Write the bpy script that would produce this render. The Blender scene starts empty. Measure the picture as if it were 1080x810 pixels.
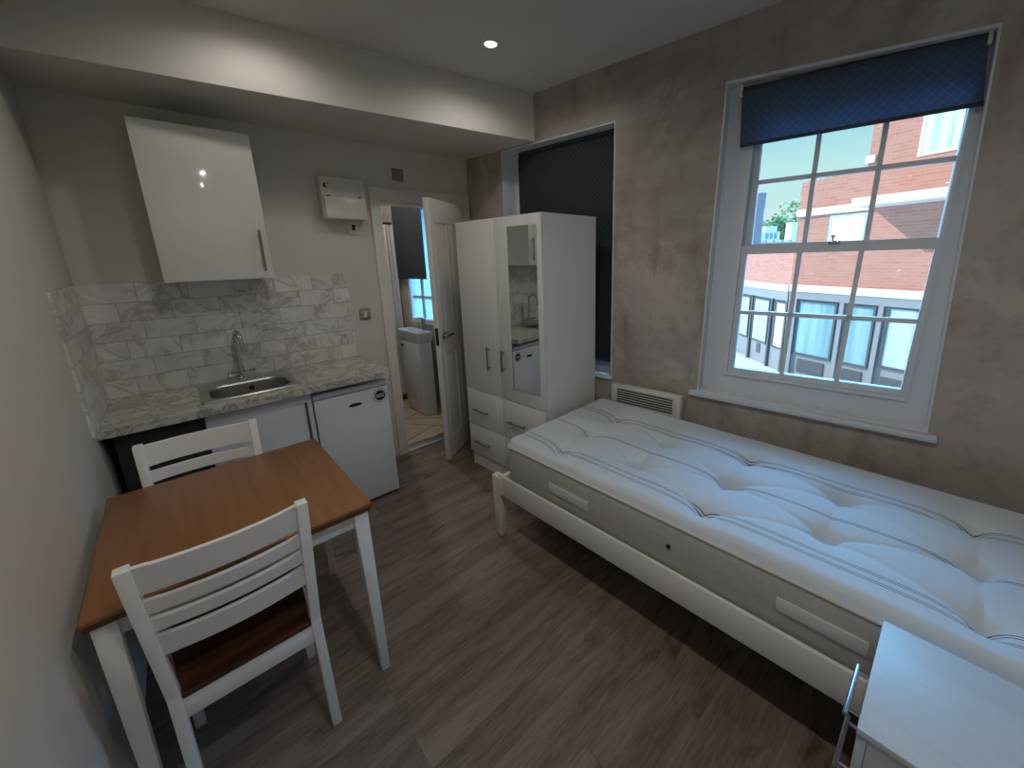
import bpy, bmesh, math, random
from mathutils import Vector, Matrix
random.seed(7)
SC = bpy.context.scene
COL = SC.collection
R = math.radians

# ------------------------------------------------------------------ materials
class NT:
    """small helper around a material node tree"""
    def __init__(s, name):
        s.m = bpy.data.materials.new(name); s.m.use_nodes = True
        s.t = s.m.node_tree; s.t.nodes.clear()
        s.out = s.n('ShaderNodeOutputMaterial')
    def n(s, typ, **kw):
        nd = s.t.nodes.new(typ)
        for k, v in kw.items():
            setattr(nd, k, v)
        return nd
    def l(s, a, b): s.t.links.new(a, b)
    def set(s, sock, v):
        if hasattr(v, 'node'): s.l(v, sock)
        else: sock.default_value = v
    def math(s, op, a, b=None, c=None):
        nd = s.n('ShaderNodeMath', operation=op)
        s.set(nd.inputs[0], a)
        if b is not None: s.set(nd.inputs[1], b)
        if c is not None: s.set(nd.inputs[2], c)
        return nd.outputs[0]
    def mix(s, f, a, b):
        nd = s.n('ShaderNodeMix', data_type='RGBA')
        s.set(nd.inputs[0], f)
        s.set(nd.inputs[6], a if hasattr(a, 'node') else (*a, 1)); s.set(nd.inputs[7], b if hasattr(b, 'node') else (*b, 1))
        return nd.outputs[2]
    def co(s): return s.n('ShaderNodeTexCoord').outputs['Object']
    def xyz(s, v=None):
        nd = s.n('ShaderNodeSeparateXYZ'); s.l(v or s.co(), nd.inputs[0]); return nd.outputs
    def comb(s, x, y, z=0.0):
        nd = s.n('ShaderNodeCombineXYZ')
        for i, v in enumerate((x, y, z)): s.set(nd.inputs[i], v)
        return nd.outputs[0]
    def noise(s, scale, detail=4, rough=.55, vec=None, dist=0.0, sc3=None):
        nd = s.n('ShaderNodeTexNoise'); nd.inputs['Scale'].default_value = scale
        nd.inputs['Detail'].default_value = detail; nd.inputs['Roughness'].default_value = rough
        nd.inputs['Distortion'].default_value = dist
        v = vec or s.co()
        if sc3:
            mp = s.n('ShaderNodeMapping'); mp.inputs['Scale'].default_value = sc3; s.l(v, mp.inputs[0]); v = mp.outputs[0]
        s.l(v, nd.inputs['Vector']); return nd.outputs[0]
    def ramp(s, f, stops):
        nd = s.n('ShaderNodeValToRGB'); cr = nd.color_ramp
        while len(cr.elements) < len(stops): cr.elements.new(.5)
        for e, (p, c) in zip(cr.elements, stops): e.position = p; e.color = (*c, 1) if len(c) == 3 else c
        s.l(f, nd.inputs[0]); return nd.outputs[0]
    def bsdf(s, col, rough=.5, metal=0.0, bump=None, bstr=.1, bdist=.01, spec=.5, coat=0.0, sheen=0.0):
        p = s.n('ShaderNodeBsdfPrincipled')
        s.set(p.inputs['Base Color'], col if hasattr(col, 'node') else (*col, 1))
        s.set(p.inputs['Roughness'], rough); p.inputs['Metallic'].default_value = metal
        p.inputs['Specular IOR Level'].default_value = spec
        p.inputs['Coat Weight'].default_value = coat; p.inputs['Coat Roughness'].default_value = .04
        p.inputs['Sheen Weight'].default_value = sheen
        if bump is not None:
            b = s.n('ShaderNodeBump'); b.inputs['Strength'].default_value = bstr; b.inputs['Distance'].default_value = bdist
            s.l(bump, b.inputs['Height']); s.l(b.outputs[0], p.inputs['Normal'])
        s.l(p.outputs[0], s.out.inputs[0]); return p

def plain(name, col, rough=.5, metal=0.0, var=.06, scale=18, bstr=.04, **kw):
    t = NT(name); f = t.noise(scale, 3)
    c = t.mix(f, tuple(x*(1-var) for x in col), tuple(min(1, x*(1+var)) for x in col))
    t.bsdf(c, rough, metal, bump=f, bstr=bstr, bdist=.003, **kw)
    return t.m

M = {}
M['wall'] = plain('painted_wall', (.64, .615, .575), .75, var=.03, scale=5)
M['ceiling'] = plain('painted_ceiling', (.62, .60, .575), .8, var=.03, scale=5)
M['gloss'] = plain('gloss_white_door', (.74, .72, .69), .09, var=.01, coat=.6)
M['gloss_paint'] = plain('white_gloss_paint', (.64, .68, .72), .3, var=.02)
M['white'] = plain('white_paint', (.77, .76, .74), .42, var=.03)
M['cream'] = plain('cream_white_paint', (.74, .72, .68), .4, var=.03)
M['plastic'] = plain('white_plastic', (.68, .66, .62), .35, var=.02)
M['fridge'] = plain('white_enamel', (.74, .80, .90), .28, var=.02)  # white enamel with blue window daylight mixed into the colour
M['chrome'] = plain('chrome', (.55, .56, .58), .08, 1.0, var=.02)
M['steel'] = plain('brushed_steel', (.50, .49, .48), .32, 1.0, var=.08, scale=60)
M['nickel'] = plain('satin_nickel', (.27, .265, .255), .3, 1.0)
M['greysteel'] = plain('grey_faceplate', (.36, .35, .34), .4, .6)
M['ventgrey'] = plain('grey_vent_plastic', (.25, .235, .22), .5)
M['dark'] = plain('dark_gap', (.012, .012, .013), .7)
M['charcoal'] = plain('charcoal_panel', (.030, .027, .029), .6)
M['black'] = plain('black_plastic', (.015, .014, .014), .4)
M['navy'] = plain('navy_print', (.012, .016, .045), .4)
M['paper'] = plain('white_print', (.74, .77, .82), .5)
M['red'] = plain('red_rocker', (.30, .02, .02), .4)
M['stone'] = plain('pale_stone', (.72, .68, .62), .8, var=.1, scale=6)
M['shopgrey'] = plain('grey_shopfront_paint', (.27, .285, .305), .5)
M['shopdark'] = plain('dark_shopfront_trim', (.085, .092, .10), .5)
M['netcurtain'] = None
M['pavement'] = plain('pale_pavement', (.50, .48, .455), .85, var=.1, scale=2)
M['bluewall'] = plain('blue_grey_render', (.26, .30, .38), .8, var=.1)
M['leaf'] = plain('green_leaves', (.13, .26, .09), .7, var=.5, scale=3)
M['bark'] = plain('bark', (.12, .09, .07), .8)
M['lampring'] = plain('white_lamp_ring', (.7, .69, .67), .4)

def m_emit(name, col, s):
    t = NT(name); e = t.n('ShaderNodeEmission'); e.inputs[0].default_value = (*col, 1); e.inputs[1].default_value = s
    t.l(e.outputs[0], t.out.inputs[0]); return t.m
M['bulb'] = m_emit('lit_led_disc', (1, .9, .74), 30)

def m_glass():
    t = NT('clear_glass'); tr = t.n('ShaderNodeBsdfTransparent'); g = t.n('ShaderNodeBsdfGlossy')
    g.inputs['Roughness'].default_value = .02
    fr = t.n('ShaderNodeFresnel'); fr.inputs[0].default_value = 1.45
    mx = t.n('ShaderNodeMixShader'); t.l(fr.outputs[0], mx.inputs[0]); t.l(tr.outputs[0], mx.inputs[1]); t.l(g.outputs[0], mx.inputs[2])
    tr.inputs[0].default_value = (.97, .98, .98, 1)
    t.l(mx.outputs[0], t.out.inputs[0]); return t.m
M['glass'] = m_glass()

def m_mirror(name):
    t = NT(name); f = t.noise(2, 1); t.bsdf(t.mix(f, (.80, .83, .83), (.82, .85, .85)), .015, 1.0)
    return t.m
M['mirror'] = m_mirror('mirror_glass'); M['ripple'] = plain('silvery_curtain', (.80, .79, .76), .2, .25)

def m_plaster():
    t = NT('bare_polished_plaster')
    a = t.noise(1.1, 5, .62, dist=.9); b = t.noise(7, 6, .7); c = t.noise(1.0, 5, .6, sc3=(1, 1.0, 5.5), dist=.4); d = t.noise(2.4, 6, .72, dist=.5); e = t.noise(1.0, 4, .6, sc3=(1, 7, 1.2))
    c1 = t.mix(t.ramp(a, [(.36, (0, 0, 0)), (.64, (1, 1, 1))]), (.275, .235, .21), (.48, .43, .38))
    c2 = t.mix(t.math('MULTIPLY', t.ramp(c, [(.42, (0, 0, 0)), (.60, (1, 1, 1))]), .5), c1, (.42, .385, .36))
    c3 = t.mix(t.math('MULTIPLY', t.ramp(b, [(.50, (0, 0, 0)), (.70, (1, 1, 1))]), .5), c2, (.235, .19, .16))
    c4 = t.mix(t.math('MULTIPLY', t.ramp(d, [(.55, (0, 0, 0)), (.64, (1, 1, 1))]), .7), c3, (.50, .46, .40))
    c5 = t.mix(t.math('MULTIPLY', t.ramp(e, [(.57, (0, 0, 0)), (.66, (1, 1, 1))]), .45), c4, (.21, .175, .15))
    t.bsdf(c5, t.math('MULTIPLY_ADD', a, .3, .36), bump=b, bstr=.15, bdist=.004)
    return t.m
M['plaster'] = m_plaster()

def m_floor():
    t = NT('grey_oak_laminate'); x, y, z = t.xyz()
    v = t.comb(x, y)
    br = t.n('ShaderNodeTexBrick'); t.l(v, br.inputs['Vector'])
    br.offset = .37; br.inputs['Scale'].default_value = 1; br.inputs['Brick Width'].default_value = 1.05; br.inputs['Row Height'].default_value = .128
    br.inputs['Mortar Size'].default_value = .0012; br.inputs['Mortar Smooth'].default_value = .3; br.inputs['Bias'].default_value = 0
    br.inputs['Color1'].default_value = (0, 0, 0, 1); br.inputs['Color2'].default_value = (1, 1, 1, 1); br.inputs['Mortar'].default_value = (.5, .5, .5, 1)
    rnd = t.n('ShaderNodeSeparateColor'); t.l(br.outputs['Color'], rnd.inputs[0]); rv = rnd.outputs[0]
    v2 = t.comb(t.math('MULTIPLY_ADD', rv, 7.3, x), t.math('MULTIPLY_ADD', rv, 3.1, y))
    g1 = t.noise(1.6, 6, .65, vec=v2, sc3=(.9, 6.5, 1), dist=.9); g2 = t.noise(9, 5, .6, vec=v2, sc3=(1, 14, 1)); k = t.noise(2.6, 3, .5, vec=v2, sc3=(1.2, 3.2, 1), dist=1.2)
    c = t.mix(rv, (.175, .139, .115), (.225, .183, .152))
    c = t.mix(t.math('MULTIPLY', t.ramp(g1, [(.38, (1, 1, 1)), (.60, (0, 0, 0))]), .78), c, (.075, .054, .042))
    c = t.mix(t.math('MULTIPLY', t.ramp(g2, [(.40, (0, 0, 0)), (.70, (1, 1, 1))]), .38), c, (.33, .275, .23))
    c = t.mix(t.math('MULTIPLY', t.ramp(k, [(.63, (0, 0, 0)), (.73, (1, 1, 1))]), .7), c, (.045, .032, .025))
    c = t.mix(t.math('MULTIPLY', br.outputs['Fac'], .45), c, (.05, .04, .032))
    t.bsdf(c, t.math('MULTIPLY_ADD', g1, .15, .42), bump=g2, bstr=.05, bdist=.002)
    return t.m
M['floor'] = m_floor()

def m_wood(name, c0, c1, axis=0, rough=.35, scale=2.2):
    t = NT(name); s = [14, 14, 14]; s[axis] = 1.0
    g = t.noise(scale, 6, .6, sc3=tuple(s), dist=.4); h = t.noise(7, 3, .5, sc3=tuple(s)); b = t.noise(1.5, 3)
    c = t.mix(t.ramp(g, [(.3, (0, 0, 0)), (.7, (1, 1, 1))]), c0, c1)
    c = t.mix(t.math('MULTIPLY', h, .25), c, tuple(v*.6 for v in c0))
    c = t.mix(t.math('MULTIPLY', b, .3), c, tuple(min(1, v*1.15) for v in c1))
    t.bsdf(c, rough, bump=h, bstr=.04, bdist=.002); return t.m
M['table'] = m_wood('honey_oak', (.20, .080, .028), (.32, .140, .052), 1, rough=.36)
M['tableedge'] = m_wood('dark_edge_wood', (.075, .030, .012), (.12, .05, .02), 0)
M['seat'] = m_wood('brown_seat_wood', (.042, .014, .006), (.072, .025, .009), 1)
M['laminate'] = m_wood('white_woodgrain_laminate', (.74, .735, .72), (.81, .805, .79), 2, .38)
M['chest'] = m_wood('pale_laminate', (.47, .495, .515), (.53, .555, .575), 1, .4)

def m_tiles(ax):
    t = NT('marble_metro_tile'); x, y, z = t.xyz(); u = (x, y, z)[ax]
    v = t.comb(u, z)
    br = t.n('ShaderNodeTexBrick'); t.l(v, br.inputs['Vector']); br.offset = .4
    br.inputs['Scale'].default_value = 1; br.inputs['Brick Width'].default_value = .205; br.inputs['Row Height'].default_value = .098
    br.inputs['Mortar Size'].default_value = .0016; br.inputs['Mortar Smooth'].default_value = .2
    br.inputs['Color1'].default_value = (0, 0, 0, 1); br.inputs['Color2'].default_value = (1, 1, 1, 1); br.inputs['Mortar'].default_value = (.5, .5, .5, 1)
    sp = t.n('ShaderNodeSeparateColor'); t.l(br.outputs['Color'], sp.inputs[0]); rv = sp.outputs[0]
    v2 = t.comb(t.math('MULTIPLY_ADD', rv, 9.0, u), t.math('MULTIPLY_ADD', rv, 5.0, z))
    a = t.noise(5, 6, .6, vec=v2, dist=1.6); b = t.noise(3, 3, .5, vec=v2, dist=.8)
    vein = t.ramp(a, [(.44, (0, 0, 0)), (.5, (1, 1, 1)), (.56, (0, 0, 0))])
    c = t.mix(rv, (.70, .69, .675), (.80, .79, .775))
    c = t.mix(t.math('MULTIPLY', t.ramp(b, [(.42, (0, 0, 0)), (.68, (1, 1, 1))]), .4), c, (.46, .44, .425))
    c = t.mix(t.math('MULTIPLY', t.math('MULTIPLY', vein, t.ramp(b, [(.35, (0, 0, 0)), (.55, (1, 1, 1))])), .5), c, (.20, .185, .175))
    c = t.mix(t.math('MULTIPLY', br.outputs['Fac'], .6), c, (.17, .155, .145))
    inv = t.math('SUBTRACT', 1.0, br.outputs['Fac'])
    t.bsdf(c, .3, bump=inv, bstr=.4, bdist=.004); return t.m
M['tiles_x'] = m_tiles(0); M['tiles_y'] = m_tiles(1)

def m_worktop():
    t = NT('marble_worktop'); a = t.noise(9, 7, .65, dist=1.2); b = t.noise(3.5, 4, .6, dist=.8); c_ = t.noise(28, 5, .6)
    vein = t.ramp(a, [(.43, (0, 0, 0)), (.5, (1, 1, 1)), (.57, (0, 0, 0))])
    c = t.mix(b, (.42, .41, .36), (.72, .71, .65))
    c = t.mix(t.math('MULTIPLY', vein, .75), c, (.17, .168, .16))
    c = t.mix(t.math('MULTIPLY', t.ramp(c_, [(.55, (0, 0, 0)), (.72, (1, 1, 1))]), .35), c, (.20, .19, .175))
    t.bsdf(c, .3); return t.m
M['worktop'] = m_worktop()

def m_obscure():
    t = NT('obscured_glass'); p = t.n('ShaderNodeBsdfTranslucent'); d = t.n('ShaderNodeBsdfDiffuse'); mx = t.n('ShaderNodeMixShader')
    g = t.noise(1, 3, .5, sc3=(26, 26, .6)); c = t.mix(t.ramp(g, [(.35, (0, 0, 0)), (.65, (1, 1, 1))]), (.55, .66, .74), (.86, .90, .93))
    t.l(c, p.inputs[0]); t.l(c, d.inputs[0]); mx.inputs[0].default_value = .2
    t.l(p.outputs[0], mx.inputs[1]); t.l(d.outputs[0], mx.inputs[2]); t.l(mx.outputs[0], t.out.inputs[0]); return t.m
M['obscure'] = m_obscure()
def m_blind(name, c0, c1, c2, thru, ax=1):
    t = NT(name); x, y, z = t.xyz(); u = (x, y)[ax]; a = .036
    p = t.math('FRACT', t.math('DIVIDE', t.math('ADD', u, z), a)); q = t.math('FRACT', t.math('DIVIDE', t.math('SUBTRACT', u, z), a))
    ln = t.math('MAXIMUM', t.math('LESS_THAN', p, .13), t.math('LESS_THAN', q, .13))
    dot = t.math('MULTIPLY', ln, t.math('MULTIPLY_ADD', t.noise(180, 2), .9, .1))
    f = t.noise(400, 2); c = t.mix(dot, c0, c1); p = t.bsdf(c, .8, bump=f, bstr=.2, bdist=.001, spec=.2)
    tr = t.n('ShaderNodeBsdfTranslucent'); t.l(t.mix(dot, c2, tuple(v*1.4 for v in c2)), tr.inputs[0]); mx = t.n('ShaderNodeMixShader'); mx.inputs[0].default_value = thru
    t.l(p.outputs[0], mx.inputs[1]); t.l(tr.outputs[0], mx.inputs[2]); t.l(mx.outputs[0], t.out.inputs[0]); return t.m
M['blind'] = m_blind('navy_diamond_blind', (.10, .15, .22), (.18, .24, .32), (.20, .29, .40), .45)  # cloth colours raised to stand in for window glare and haze
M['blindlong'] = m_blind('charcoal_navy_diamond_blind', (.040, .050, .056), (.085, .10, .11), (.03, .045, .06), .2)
M['blindplain'] = plain('dark_navy_blind', (.034, .046, .056), .85)
M['blindbar'] = plain('blind_hem', (.030, .048, .068), .6)

def m_ticking():
    t = NT('white_striped_ticking'); x, y, z = t.xyz(); acc = None
    for xi in (.128, .137, .163, .172, .399, .407, .637, .646, .672, .681):
        c = t.math('COMPARE', x, xi, .0014); acc = c if acc is None else t.math('MAXIMUM', acc, c)
    f = t.noise(3, 3); g = t.noise(250, 2)
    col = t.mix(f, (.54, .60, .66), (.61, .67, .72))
    t.bsdf(t.mix(acc, col, (.06, .065, .08)), .9, bump=g, bstr=.1, bdist=.001, spec=.15, sheen=.1); return t.m
M['ticking'] = m_ticking()
def m_border():
    t = NT('shaded_mattress_border'); x, y, z = t.xyz(); g = t.noise(3, 4, .6, sc3=(1, 3, 16)); f = t.noise(220, 2)  # sides darker than the top: their shading is put into the grey
    t.bsdf(t.mix(g, (.40, .385, .365), (.56, .535, .50)), .9, bump=f, bstr=.1, bdist=.001, spec=.15); return t.m
M['border'] = m_border()
M['piping'] = plain('mattress_piping', (.58, .54, .47), .9)
M['fabriclabel'] = plain('woven_label', (.66, .645, .62), .8)

def m_brick():
    t = NT('red_brick'); x, y, z = t.xyz(); v = t.comb(x, z)
    br = t.n('ShaderNodeTexBrick'); t.l(v, br.inputs['Vector']); br.inputs['Scale'].default_value = 1
    br.inputs['Brick Width'].default_value = .22; br.inputs['Row Height'].default_value = .072; br.inputs['Mortar Size'].default_value = .006
    br.inputs['Color1'].default_value = (.42, .165, .12, 1); br.inputs['Color2'].default_value = (.50, .215, .16, 1); br.inputs['Mortar'].default_value = (.47, .28, .22, 1)
    n = t.noise(2.5, 5, .6, sc3=(1, 1, 3)); n2 = t.noise(3.2, 2, .4, sc3=(1.4, 1, 8))
    c = t.mix(t.math('MULTIPLY', n, .4), br.outputs['Color'], (.58, .32, .25))
    c = t.mix(t.ramp(n2, [(.70, (0, 0, 0)), (.74, (1, 1, 1))]), c, (.70, .60, .52))
    t.bsdf(c, .85); return t.m
M['brick'] = m_brick()
def m_curtain(name, c0, c1, sc=22):
    t = NT(name); g = t.noise(1, 3, .5, sc3=(sc, sc, .25)); t.bsdf(t.mix(t.ramp(g, [(.35, (0, 0, 0)), (.65, (1, 1, 1))]), c0, c1), .25); return t.m
M['netcurtain'] = m_curtain('window_with_net_curtain', (.40, .52, .60), (.80, .86, .90), 7)
M['teal'] = m_curtain('window_with_teal_curtain', (.16, .33, .38), (.30, .50, .54), 5)
M['whitepane'] = plain('bright_window_pane', (.78, .83, .86), .2, var=.08, scale=3)
M['frosted'] = m_curtain('pale_pane', (.34, .48, .53), (.52, .64, .68), 5)
def m_parquet():
    t = NT('beige_floor_tile'); vo = t.n('ShaderNodeTexVoronoi', feature='DISTANCE_TO_EDGE'); vo.inputs['Scale'].default_value = 3.2
    t.l(t.co(), vo.inputs['Vector']); e = t.ramp(vo.outputs[0], [(.0, (1, 1, 1)), (.03, (0, 0, 0))]); n = t.noise(4, 4)
    c = t.mix(n, (.42, .33, .25), (.56, .47, .38)); t.bsdf(t.mix(e, c, (.16, .11, .07)), .35); return t.m
M['bathtile'] = m_parquet()
M['beige'] = plain('beige_bathroom_paint', (.62, .53, .43), .7)
M['lilac'] = plain('lilac_grey_paint', (.40, .39, .42), .7)
def m_balus():
    t = NT('weathered_white_blocks'); x, y, z = t.xyz(); v = t.comb(x, z)
    br = t.n('ShaderNodeTexBrick'); t.l(v, br.inputs['Vector']); br.inputs['Scale'].default_value = 1
    br.inputs['Brick Width'].default_value = .5; br.inputs['Row Height'].default_value = .33; br.inputs['Mortar Size'].default_value = .06
    br.inputs['Color1'].default_value = (.70, .64, .56, 1); br.inputs['Color2'].default_value = (.78, .73, .66, 1); br.inputs['Mortar'].default_value = (.42, .32, .26, 1)
    t.bsdf(br.outputs['Color'], .85); return t.m
M['blocks'] = m_balus()

# ------------------------------------------------------------------ mesh builder
class MB:
    def __init__(s): s.b = bmesh.new()
    def box(s, x0, x1, y0, y1, z0, z1, bev=0.0, seg=2):
        return s.hexa([(x0, y0, z0), (x1, y0, z0), (x1, y1, z0), (x0, y1, z0), (x0, y0, z1), (x1, y0, z1), (x1, y1, z1), (x0, y1, z1)], bev, seg)
    def hexa(s, p, bev=0.0, seg=2):
        v = [s.b.verts.new(q) for q in p]
        fs = [s.b.faces.new([v[i] for i in f]) for f in ((0, 3, 2, 1), (4, 5, 6, 7), (0, 1, 5, 4), (1, 2, 6, 5), (2, 3, 7, 6), (3, 0, 4, 7))]
        bmesh.ops.recalc_face_normals(s.b, faces=fs)
        if bev > 0:
            es = list({e for f in fs for e in f.edges})
            bmesh.ops.bevel(s.b, geom=es, offset=bev, segments=seg, affect='EDGES', profile=.5, clamp_overlap=True)
        return s
    def prism(s, poly, z0, z1, bev=0.0):
        a = [s.b.verts.new((x, y, z0)) for x, y in poly]; c = [s.b.verts.new((x, y, z1)) for x, y in poly]
        fs = [s.b.faces.new(a[::-1]), s.b.faces.new(c)]; n = len(poly)
        for i in range(n): fs.append(s.b.faces.new((a[i], a[(i+1) % n], c[(i+1) % n], c[i])))
        bmesh.ops.recalc_face_normals(s.b, faces=fs)
        if bev > 0: bmesh.ops.bevel(s.b, geom=list({e for f in fs for e in f.edges}), offset=bev, segments=2, affect='EDGES', profile=.5)
        return s
    def tube(s, path, r, n=12, cap=True):
        P = [Vector(p) for p in path]; rr = r if isinstance(r, (list, tuple)) else [r]*len(P); rings = []
        up = None
        for i, p in enumerate(P):
            d = (P[min(i+1, len(P)-1)] - P[max(i-1, 0)]).normalized()
            if up is None: up = Vector((0, 0, 1)) if abs(d.z) < .9 else Vector((1, 0, 0))
            a = d.cross(up).normalized(); b = a.cross(d).normalized(); up = b
            rings.append([s.b.verts.new(p + (a*math.cos(2*math.pi*k/n) + b*math.sin(2*math.pi*k/n))*rr[i]) for k in range(n)])
        fs = []
        for q, w in zip(rings, rings[1:]):
            for k in range(n): fs.append(s.b.faces.new((q[k], q[(k+1) % n], w[(k+1) % n], w[k])))
        if cap: fs += [s.b.faces.new(rings[0][::-1]), s.b.faces.new(rings[-1])]
        bmesh.ops.recalc_face_normals(s.b, faces=fs); return s
    def cyl(s, p0, p1, r, r1=None, n=20): return s.tube([p0, p1], [r, r if r1 is None else r1], n)
    def disc(s, c, r, axis, depth, n=32, ry=None):
        """elliptic disc: axis 'y' faces -y, 'z' faces down"""
        ry = ry or r; a, c2 = [], []
        for k in range(n):
            t = 2*math.pi*k/n; u, w = r*math.cos(t), ry*math.sin(t)
            if axis == 'y': a.append(s.b.verts.new((c[0]+u, c[1], c[2]+w))); c2.append(s.b.verts.new((c[0]+u, c[1]-depth, c[2]+w)))
            elif axis == 'x': a.append(s.b.verts.new((c[0], c[1]+u, c[2]+w))); c2.append(s.b.verts.new((c[0]-depth, c[1]+u, c[2]+w)))
            else: a.append(s.b.verts.new((c[0]+u, c[1]+w, c[2]))); c2.append(s.b.verts.new((c[0]+u, c[1]+w, c[2]-depth)))
        fs = [s.b.faces.new(a[::-1]), s.b.faces.new(c2)]
        for k in range(n): fs.append(s.b.faces.new((a[k], a[(k+1) % n], c2[(k+1) % n], c2[k])))
        bmesh.ops.recalc_face_normals(s.b, faces=fs); return s
    def mesh(s, name, inv=None, smooth=True):
        if inv is not None: s.b.transform(inv)
        me = bpy.data.meshes.new(name); s.b.to_mesh(me); s.b.free()
        if smooth:
            for p in me.polygons: p.use_smooth = True
            me.set_sharp_from_angle(angle=R(32))
        return me

def tag(o, label=None, cat=None, group=None, kind=None):
    if label: o['label'] = label
    if cat: o['category'] = cat
    if group: o['group'] = group
    if kind: o['kind'] = kind
    return o
class Thing:
    """a top-level object. world=True: parts are drawn in room coordinates and moved into the thing's own frame"""
    def __init__(s, name, loc=(0, 0, 0), rot=0.0, label=None, cat=None, group=None, kind=None):
        s.o = bpy.data.objects.new(name, None); COL.objects.link(s.o); s.o.empty_display_size = .1
        s.o.location = loc; s.o.rotation_euler = (0, 0, rot)
        s.inv = (Matrix.Translation(loc) @ Matrix.Rotation(rot, 4, 'Z')).inverted()
        tag(s.o, label, cat, group, kind)
    def part(s, name, mb, mat, parent=None, world=True, label=None, smooth=True):
        me = mb.mesh(name, s.inv if world else None, smooth); me.materials.append(M[mat])
        o = bpy.data.objects.new(name, me); COL.objects.link(o); o.parent = parent or s.o
        if label: o['label'] = label
        return o
def solo(name, mb, mat, loc=(0, 0, 0), rot=0.0, label=None, cat=None, group=None, kind=None, world=True, smooth=True):
    inv = (Matrix.Translation(loc) @ Matrix.Rotation(rot, 4, 'Z')).inverted() if world else None
    me = mb.mesh(name, inv, smooth); me.materials.append(M[mat])
    o = bpy.data.objects.new(name, me); COL.objects.link(o); o.location = loc; o.rotation_euler = (0, 0, rot)
    return tag(o, label, cat, group, kind)
def struct(name, mb, mat, **k): return solo(name, mb, mat, kind='structure', **k)
def copy_tree(o, parent=None):
    c = o.copy(); COL.objects.link(c)
    if parent is not None: c.parent = parent
    for ch in list(o.children): copy_tree(ch, c)
    return c
def bar_handle(t, name, p0, p1, out, mat='nickel', r=.005, parent=None, world=True):
    """bar between p0 and p1 (on the face), standing off by the vector out"""
    a, b, o = Vector(p0), Vector(p1), Vector(out); d = (b-a)
    m = MB(); m.cyl(a+o-d*.16, b+o+d*.16, r, n=12)
    for q in (a, b): m.cyl(q, q+o, r*.8, n=10)
    return t.part(name, m, mat, parent, world)

# ------------------------------------------------------------------ room frame
W, WS = 2.2909, .1201
PHI = math.atan(WS); H = 2.6223
CP, SP = math.cos(PHI), math.sin(PHI)
def WP(d, y, z): return (W + d*CP - y*SP, d*SP + y*CP, z)          # right-wall frame -> room

struct('floor', MB().box(-.15, 3.1, -3.9, .05, -.15, 0), 'floor')
struct('ceiling', MB().box(-.15, 3.1, -3.9, 1.6, H, H+.15), 'ceiling')
struct('wall_left', MB().box(-.15, 0, -3.9, .1, 0, H), 'wall')
struct('wall_near', MB().box(-.15, 3.1, -3.9, -3.72, 0, H), 'wall')
DX0, DX1, DZ = 1.537, 2.237, 1.964
m = MB(); m.box(0, DX0, 0, .1, 0, H); m.box(DX0, DX1, 0, .1, DZ, H); m.box(DX1, W+.02, 0, .1, 0, H)
struct('wall_back', m, 'wall')
BZ = 2.3263
struct('ceiling_bulkhead', MB().prism([(0, 0), (0, -.455), (2.382, -.735), (W+.005, 0)], BZ, H+.001), 'wall')

# window wall, drawn in its own frame: x = outward, y = along, z = up
def wq(ys, zs): return list(zip(ys, zs))
TL, BL, BR, TR = (-2.000, 2.362), (-1.961, .742), (-2.957, .747), (-2.921, 2.303)
D = .32
def wall_cell(m, a, b, c, d, d0=0.0, d1=D):
    """quad a,b,c,d of (y,z), extruded from d0 to d1"""
    q = (a, b, c, d); m.hexa([(d0, *p) for p in q] + [(d1, *p) for p in q])
AY0, AY1, AZ0, AZ1 = -.410, -1.382, .722, 2.318
BY0, BY1, BZ0, BZ1 = 1.06, .60, .90, 2.06
m = MB()
top = H + .02
def rect(y0, y1, z0, z1): wall_cell(m, (y0, z0), (y1, z0), (y1, z1), (y0, z1))
rect(1.6, BY0, -.1, top); rect(BY0, BY1, -.1, BZ0); rect(BY0, BY1, BZ1, top); rect(BY1, AY0, -.1, top)
rect(AY0, AY1, -.1, AZ0); rect(AY0, AY1, AZ1, top)
wall_cell(m, (AY1, -.1), (BL[0], -.1), BL, (AY1, BL[1])); wall_cell(m, (AY1, BL[1]), BL, TL, (AY1, TL[1])); wall_cell(m, (AY1, TL[1]), TL, (TL[0], top), (AY1, top))
wall_cell(m, (BL[0], -.1), (BR[0], -.1), BR, BL); wall_cell(m, TL, TR, (TR[0], top), (TL[0], top))
wall_cell(m, (BR[0], -.1), (-3.95, -.1), (-3.95, BR[1]), BR); wall_cell(m, BR, (-3.95, BR[1]), (-3.95, TR[1]), TR); wall_cell(m, TR, (-3.95, TR[1]), (-3.95, top), (TR[0], top))
struct('wall_right', m, 'plaster', loc=(W, 0, 0), rot=PHI, world=False, smooth=False)

# bathroom shell behind the door
struct('floor_bathroom', MB().box(1.15, 2.6, .05, 1.6, -.15, .004), 'bathtile')
struct('wall_bathroom_left', MB().box(1.15, 1.3, .1, 1.6, 0, H), 'beige')
struct('wall_bathroom_end', MB().box(1.15, 2.3, 1.40, 1.6, 0, H), 'beige')
struct('trim_3', MB().box(DX0-.0, DX1, -.012, .11, .0, .010, .003), 'steel')

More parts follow.
